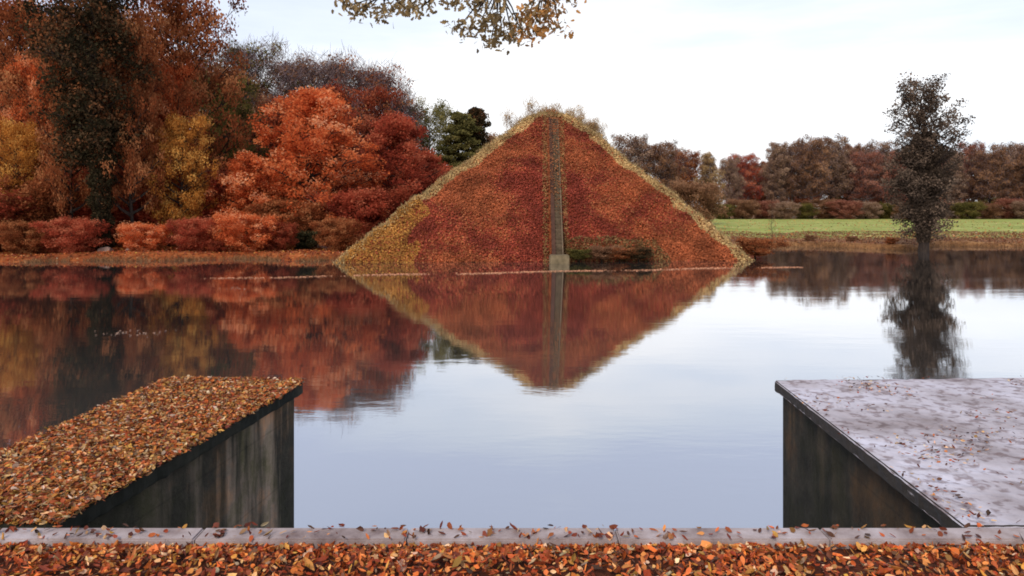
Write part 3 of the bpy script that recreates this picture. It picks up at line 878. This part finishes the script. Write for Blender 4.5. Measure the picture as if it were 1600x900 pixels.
# understorey
UND = [(-20, 60, 300, 'maroon', 'maroon understorey bush at the left border of the bank'), (60, 62, 285, 'rust', 'rust brown understorey bush left of the dark trunk'),
       (128, 66, 270, 'maroon', 'maroon bush just left of the dark ivy clad trunk'), (205, 66, 270, 'crimson', 'crimson bush just right of the dark ivy clad trunk'),
       (255, 70, 262, 'maroon', 'maroon bush under the yellow orange tree'), (318, 68, 270, 'crimson', 'crimson bush under the olive green tree'),
       (362, 74, 262, 'rust', 'rust bush behind the smaller orange tree'), (430, 78, 270, 'crimson', 'crimson bush between the two orange maples'),
       (545, 66, 305, 'crimson', 'crimson bush at the right foot of the pointed maple'), (592, 70, 300, 'maroon', 'maroon bush below the crimson tree beside the pyramid'),
       (455, 64, 318, 'rust', 'low rust bush at the trunk of the pointed maple')]
UND += [(-40, 56.5, 352, 'crimson', 'low crimson bush at the waterline by the left border'), (40, 56.5, 350, 'rust', 'low rust bush at the waterline left of the dark trunk'),
        (120, 57, 345, 'crimson', 'low crimson bush at the waterline in front of the dark ivy clad trunk'), (225, 57, 352, 'orange_red', 'low orange bush at the waterline under the yellow tree'),
        (300, 58, 345, 'crimson', 'low crimson bush at the waterline right of the yellow tree'), (385, 58, 338, 'orange_red', 'low orange red bush at the waterline below the smaller orange tree'),
        (430, 59, 350, 'maroon', 'low maroon bush at the waterline left of the dark green shrub'), (530, 60, 345, 'rust', 'low rust bush at the waterline beside the pyramid corner')]
for px, D, top, mt, lab in UND:
    T('autumn_bush', 'under', px, D, top, mt, lab, 'bushes under the trees on the left bank', cat='bush', wide=random.uniform(.9, 1.7))
BACK = [(-60, 'far left corner of the wood, maroon'), (30, 'behind the left border oaks, maroon'), (120, 'behind the dark ivy clad tree, maroon'), (200, 'behind the dark green tree, maroon'),
        (290, 'behind the tall rust oak, maroon'), (370, 'behind the olive green tree, maroon'), (450, 'behind the maroon shade tree, maroon'), (530, 'behind the pointed maple, maroon'), (610, 'behind the crimson tree, maroon')]
for i, (px, lab) in enumerate(BACK):
    T('wood_tree', ('broad', 'broad2')[i % 2], px, 116, (80, 90, 60, 70, 90, 130, 160, 160, 190)[i], 'maroon', 'rear wood tree ' + lab, 'rear trees of the left wood', wide=.85)
for i, px in enumerate((-70, 0, 70, 140, 215, 290, 365, 440, 515, 590, 660)):
    T('autumn_bush', 'under', px, 100, 268 + (i * 37) % 23, ('maroon', 'brown')[i % 2], ('dark maroon', 'dark brown')[i % 2] + ' thicket deep in the left wood, ' + ('first', 'second', 'third', 'fourth', 'fifth', 'sixth', 'seventh', 'eighth', 'ninth', 'tenth', 'eleventh')[i] + ' from the left',
      'thicket deep in the left wood', cat='bush', wide=1.6)

# behind the pyramid
BP = 'trees behind the pyramid'
T('pale_tree', 'open', 822, 90, 176, 'pale_tan', 'pale tan tree showing left of the pyramid tip', BP, wide=.8, twigmat='pale_tan')
T('pale_tree', 'open', 858, 92, 158, 'pale_tan', 'pale tan tree directly behind the pyramid tip, the tallest there', BP, wide=.75, twigmat='pale_tan')
T('pale_tree', 'open', 895, 92, 170, 'pale_tan', 'pale tan tree just right of the pyramid tip', BP, wide=.7, twigmat='pale_tan')
T('pale_tree', 'open', 925, 94, 180, 'pale_tan', 'thin pale tree above the right ridge near the pyramid tip', BP, wide=.5, twigmat='pale_tan')
T('green_tree', 'tallround', 985, 150, 216, 'grey_brown', 'grey brown tree over the right ridge, nearest the pyramid tip', BP, wide=.9)
T('brown_tree', 'tallround', 1030, 150, 226, 'brown', 'brown tree over the middle of the right ridge', BP, wide=.9)
T('brown_tree', 'tallround', 1075, 155, 240, 'rust', 'rust coloured tree over the lower right ridge', BP, wide=.8)
T('brown_tree', 'tallnarrow', 1108, 150, 238, 'pale_tan', 'narrow pale orange tree at the foot of the right ridge', BP, wide=.8)
T('brown_tree', 'tallround', 1050, 190, 236, 'grey_brown', 'grey brown tree in the rear above the right ridge', BP, wide=.9)
T('brown_tree', 'under', 1085, 120, 290, 'brown', 'low brown tree behind the lower right ridge', BP, wide=1.1)
# line beyond the meadow
FAR = [(1140, 250, 'grey_brown', 'tallround'), (1160, 244, 'crimson', 'tallround'), (1192, 252, 'rust', 'tallnarrow'), (1212, 222, 'grey_brown', 'tallnarrow'), (1240, 228, 'grey_brown', 'tallround'), (1268, 220, 'brown', 'tallround'),
       (1300, 219, 'grey_brown', 'tallround'), (1328, 224, 'brown', 'tallnarrow'), (1352, 240, 'far_maroon', 'tallround'), (1376, 226, 'grey_brown', 'tallround'), (1400, 236, 'far_maroon', 'tallnarrow'),
       (1430, 240, 'brown', 'tallround'), (1462, 240, 'far_maroon', 'tallround'), (1490, 234, 'grey_brown', 'tallnarrow'), (1518, 226, 'far_maroon', 'tallround'), (1545, 238, 'brown', 'tallround'), (1575, 228, 'grey_brown', 'tallround'),
       (1605, 222, 'brown', 'tallnarrow'), (1640, 232, 'far_maroon', 'tallround')]
ORD = ['first', 'second', 'third', 'fourth', 'fifth', 'sixth', 'seventh', 'eighth', 'ninth', 'tenth', 'eleventh', 'twelfth', 'thirteenth', 'fourteenth', 'fifteenth', 'sixteenth', 'seventeenth', 'eighteenth', 'nineteenth']
WORD = {'grey_brown': 'greyish brown', 'crimson': 'crimson red', 'rust': 'rust coloured', 'brown': 'brown', 'far_maroon': 'dull maroon'}
for i, (px, top, mt, pr) in enumerate(FAR):
    T('meadow_edge_tree', pr, px, 235 + (i * 7) % 17, top, mt, WORD[mt] + ' tree beyond the meadow, ' + ORD[i] + ' from the pyramid', 'tall trees lining the far side of the meadow', wide=.75 + .3 * ((i * 5) % 7) / 6, barkmat='bark_pale' if i % 3 else 'bark')
    T('rear_tree', ('broad', 'broad2')[i % 2], px + 14, 285, top + 8 + (i * 5) % 17, ('far_maroon', 'brown', 'olive', 'rust')[i % 4], 'rear tree filling the gap behind the ' + ORD[i] + ' tree beyond the meadow', 'rear row of trees beyond the meadow', wide=1.0)
for i in range(16):
    px = 1128 + i * 32
    T('hedge_shrub', 'under', px, 226 + (i % 3) * 3, 321 - (i * 7) % 9, ('green', 'brown', 'far_maroon', 'grey_brown')[i % 4], ('olive green', 'brown', 'dull maroon', 'greyish brown')[i % 4] + ' bush at the foot of the trees beyond the meadow, ' + ORD[i] + ' from the pyramid',
      'bushes at the foot of the trees beyond the meadow', cat='bush', wide=1.5)

# tall dark tree on the right
big = gen_tree('lone', 21, 15.9, 1.6, 3.1, 'column', 96, 48, .66, .22, .36, skip=.22, lean=.0, flat=.8)
rnd = random.Random(5)
root = empty('lone_tree', (gp(1443, 65), 65, .25)); tag(root, 'tall dark lone tree standing on the right bank in front of the meadow', 'tree')
link_mesh('trunk', big['trunk'], M['bark'], root); link_mesh('crown', big['crown'], M['near_black'], root)
n = 17000
h = RNG.uniform(.6, 10.6, n); rr = RNG.random(n) ** .5 * np.interp(h, [1, 2.5, 5, 8, 10.6], [.5, 1.5, 2.5, 2.6, 1.6]) * (.8 + .3 * np.sin(h * 2.3)); aa = RNG.uniform(0, 6.283, n)
V, Fq = diamonds(np.stack([rr * np.cos(aa), rr * np.sin(aa), h], 1), RNG.uniform(.16, .3, n))
link_mesh('ivy', np_mesh('ivy', V, Fq, tint=np.repeat(np.clip(RNG.normal(.4, .2, n), 0, 1), 4)), M['near_black'], root)

# slim saplings on the right bank
T('sapling', 'twiggy', 1206, 77, 290, 'brown', 'slim dark sapling on the bank just right of the pyramid', wide=.45)

# shrubs along the pyramid foot and banks
def shrub(px, D, h, mt, lab, grp, z=None, wide=1.4):
    x = gp(px, D); zz = gz(x, D) - .05 if z is None else z
    place_tree('shrub', PR['shrub'], px, D, zz, h / 1.75, mt, lab, grp, cat='shrub', wide=wide)


G1 = 'shrubs at the foot of the pyramid'
for px, D, h, mt, lab in ((905, 52.6, .7, 'green', 'olive shrub just right of the stair foot on the pyramid'), (940, 52.8, .9, 'brown', 'brown shrub second from the stair foot on the pyramid'),
                          (968, 52.8, .75, 'rust', 'rust shrub third from the stair foot on the pyramid'), (998, 52.6, .8, 'dusk_green', 'dark brownish shrub at the right end of the shrubs by the stairs'),
                          (1180, 56, 1.3, 'rust', 'rust shrub at the right corner of the pyramid')):
    shrub(px, D, h, mt, lab, G1, .15, 2.1)
G2 = 'shrubs on the far banks'
for px, D, h, mt, lab in ((476, 62, 1.5, 'dark_green', 'small dark green shrub on the leaf covered bank left of the pyramid'), (340, 57, .9, 'maroon', 'small maroon shrub near the left waterline'),
                          (240, 60, 1.2, 'rust', 'rust shrub on the bank below the yellow tree'), (90, 57, 1.1, 'maroon', 'maroon shrub on the left bank near the border'),
                          (1392, 69, .6, 'rust', 'low rust shrub left of the lone dark tree'), (1500, 69, .6, 'rust', 'low rust shrub right of the lone dark tree'),
                          (1265, 76, .7, 'brown', 'low brown shrub on the right bank by the sapling'), (1330, 75, .6, 'brown', 'low brown shrub midway along the right bank')):
    shrub(px, D, h, mt, lab, G2)


M['rock'] = noisy('leaf_stained_rock', [(.3, (.12, .07, .05)), (.7, (.34, .22, .17))], 3)
# pale rocks and post on the left bank
def rock(px, D, w_, h_, lab):
    import bmesh
    bm = bmesh.new(); bmesh.ops.create_icosphere(bm, subdivisions=3, radius=1)
    sd = random.random() * 50
    for v in bm.verts:
        k = 1 + noise.noise(v.co * 1.2 + Vector((sd, 0, 0))) * .35
        v.co = Vector((v.co.x * w_ / 2 * k, v.co.y * w_ * .4 * k, max(-.3, v.co.z) * h_ * k))
    me = bpy.data.meshes.new('boulder'); bm.to_mesh(me); bm.free()
    x = gp(px, D)
    o = link_mesh('boulder', me, M['rock']); o.location = (x, D, gz(x, D) + .05)
    tag(o, lab, 'rock', 'pale boulders on the left bank')


rock(166, 57, 1.1, .35, 'pale boulder at the waterline, leftmost of the three')
rock(203, 57.5, .8, .28, 'pale boulder at the waterline, middle of the three')
rock(507, 64, 1.2, .6, 'pale boulder on the bank beside the small dark green shrub')

# ------------------------------------------------------------------ oak branch hanging in from above
br = empty('oak_branch', (gp(1000, 9), 9, hz(-160, 9)))
tag(br, 'oak branch with sparse brown leaves hanging in from above the water', 'branch')
O = Vector(br.location)
CL = [(545, 10), (560, 16), (578, 12), (598, 22), (612, 10), (634, 14), (652, 16), (640, 2), (668, 4), (700, 4), (730, 2), (716, 44), (732, 46), (748, 38), (766, 66), (770, 12), (784, 50), (800, 55), (816, 54), (834, 52), (850, 46), (874, 44),
      (838, 14), (858, 6), (842, 28), (826, 22), (886, 2), (762, 26), (778, 32), (806, 34), (752, 10), (860, 22)]
mb = MB()


def bp(px, py, D): return Vector((gp(px, D), D, hz(py, D))) - O


main = [Vector((0, 0, 0)), bp(930, -80, 9), bp(860, -45, 9.1), bp(780, -22, 9.0), bp(690, -18, 8.9), bp(600, -8, 8.8), bp(548, 8, 8.8)]
mb.tube([tuple(p) for p in main], [.06, .045, .035, .026, .018, .011, .005], 7)
lc_, ln = [], []
for i, (px, py) in enumerate(CL):
    D = 9 + random.uniform(-.3, .3)
    e = bp(px, py, D)
    q = min(main, key=lambda m_: (m_ - e).length + (0 if m_.x > e.x else .2))
    mid = q.lerp(e, .5) + Vector((random.uniform(-.04, .04), 0, random.uniform(.0, .06)))
    mb.tube([tuple(q), tuple(mid), tuple(e)], [.016, .010, .005], 5)
    for j in range(random.randint(26, 46)):
        p = e + Vector((random.gauss(0, .10), random.gauss(0, .12), random.gauss(0, .055)))
        lc_.append(tuple(p)); ln.append(px)
link_mesh('twigs', mb.mesh('twigs', True), M['bark'], br)
lc_ = np.array(lc_); n = len(lc_)
cols = np.where((np.array(ln) > 815)[:, None] & (RNG.random((n, 1)) < .7), np.array([[.46, .22, .06]]), np.array([[.27, .18, .075]])) * RNG.uniform(.5, 1.5, (n, 1))
u, v, w_ = rot_frames(n, None)
s_ = RNG.uniform(.06, .11, (n, 1))
outl = [(-.5, 0), (-.3, .13), (-.18, .08), (-.02, .22), (.1, .12), (.25, .22), (.36, .1), (.5, 0), (.36, -.1), (.25, -.22), (.1, -.12), (-.02, -.22), (-.18, -.08), (-.3, -.13)]
V = np.stack([lc_ + u * s_ * a * 1.1 + v * s_ * b * 1.3 + w_ * s_ * abs(b) * .5 for a, b in outl], 1).reshape(-1, 3)
Fq = np.arange(n * 14).reshape(n, 14)
link_mesh('leaves', np_mesh('leaves', V, Fq, col=np.repeat(cols, 14, axis=0)), M['oakleaf'], br)

# ------------------------------------------------------------------ sky, sun, camera
EL, AZ = math.radians(38), math.radians(205)      # soft sun behind the viewer's left shoulder
W = bpy.data.worlds.new('World'); scene.world = W; W.use_nodes = True
nt = W.node_tree; nt.nodes.clear()
out = nt.nodes.new('ShaderNodeOutputWorld'); bg = nt.nodes.new('ShaderNodeBackground')
sky = nt.nodes.new('ShaderNodeTexSky'); sky.sky_type = 'NISHITA'; sky.sun_disc = False
sky.sun_elevation = EL; sky.sun_rotation = AZ; sky.air_density = 1.0; sky.dust_density = 2.0
tc = N(nt, 'TexCoord'); sep = N(nt, 'SeparateXYZ'); nt.links.new(tc.outputs['Generated'], sep.inputs[0])
mp = N(nt, 'Mapping'); mp.inputs['Scale'].default_value = (1.2, 1.2, 7.0); nt.links.new(tc.outputs['Generated'], mp.inputs['Vector'])
nz = N(nt, 'TexNoise', Scale=1.7, Detail=6.0, Roughness=.55); nt.links.new(mp.outputs[0], nz.inputs['Vector'])
# thin cloud: bright near the horizon ahead, greyer and bluer higher up
el = N(nt, 'MapRange'); el.inputs['From Min'].default_value = .16; el.inputs['From Max'].default_value = .50; nt.links.new(sep.outputs['Z'], el.inputs['Value'])
w1 = N(nt, 'Math', operation='MULTIPLY_ADD'); nt.links.new(nz.outputs['Fac'], w1.inputs[0]); w1.inputs[1].default_value = .9; nt.links.new(el.outputs[0], w1.inputs[2])
ax = N(nt, 'Math', operation='SUBTRACT'); nt.links.new(sep.outputs['X'], ax.inputs[0]); ax.inputs[1].default_value = .06
ax2 = N(nt, 'Math', operation='ABSOLUTE'); nt.links.new(ax.outputs[0], ax2.inputs[0])
w2 = N(nt, 'Math', operation='MULTIPLY_ADD'); nt.links.new(ax2.outputs[0], w2.inputs[0]); w2.inputs[1].default_value = .75; nt.links.new(w1.outputs[0], w2.inputs[2])
cr = ramp(nt, [(.30, (1.0, 1.0, 1.0)), (.55, (1.0, 1.0, 1.01)), (.78, (.76, .825, .93)), (1.0, (.63, .70, .88))])
w3 = N(nt, 'Math', operation='SUBTRACT'); nt.links.new(w2.outputs[0], w3.inputs[0]); w3.inputs[1].default_value = .12
nt.links.new(w3.outputs[0], cr.inputs[0])
sc_ = N(nt, 'VectorMath', operation='SCALE'); nt.links.new(cr.outputs[0], sc_.inputs[0]); sc_.inputs['Scale'].default_value = 13.0
mx = N(nt, 'MixRGB'); mx.inputs[0].default_value = .88; nt.links.new(sky.outputs[0], mx.inputs[1]); nt.links.new(sc_.outputs[0], mx.inputs[2])
nt.links.new(mx.outputs[0], bg.inputs['Color']); bg.inputs['Strength'].default_value = .10
nt.links.new(bg.outputs[0], out.inputs['Surface'])

sl = bpy.data.lights.new('sun', 'SUN'); sl.energy = 2.5; sl.angle = math.radians(14); sl.color = (1, .92, .82)
so = bpy.data.objects.new('sun', sl); COL.objects.link(so)
dirv = Vector((math.sin(AZ) * math.cos(EL), math.cos(AZ) * math.cos(EL), math.sin(EL)))   # towards the sun
so.rotation_euler = dirv.to_track_quat('Z', 'Y').to_euler(); so.location = (0, -20, 40)

cam = bpy.data.cameras.new('camera'); co = bpy.data.objects.new('camera', cam); COL.objects.link(co)
co.location = (0, 0, EYE); co.rotation_euler = (math.radians(90), 0, 0)
cam.sensor_width = 36; cam.lens = 36 * F / 1600; cam.shift_y = -(450 - HY) / 1600
cam.clip_start = .05; cam.clip_end = 6000
scene.camera = co
scene.view_settings.view_transform = 'Standard'; scene.view_settings.look = 'None'; scene.view_settings.exposure = 0
scene.cycles.max_bounces = 6; scene.cycles.transparent_max_bounces = 4
scene.cycles.filter_width = 1.8
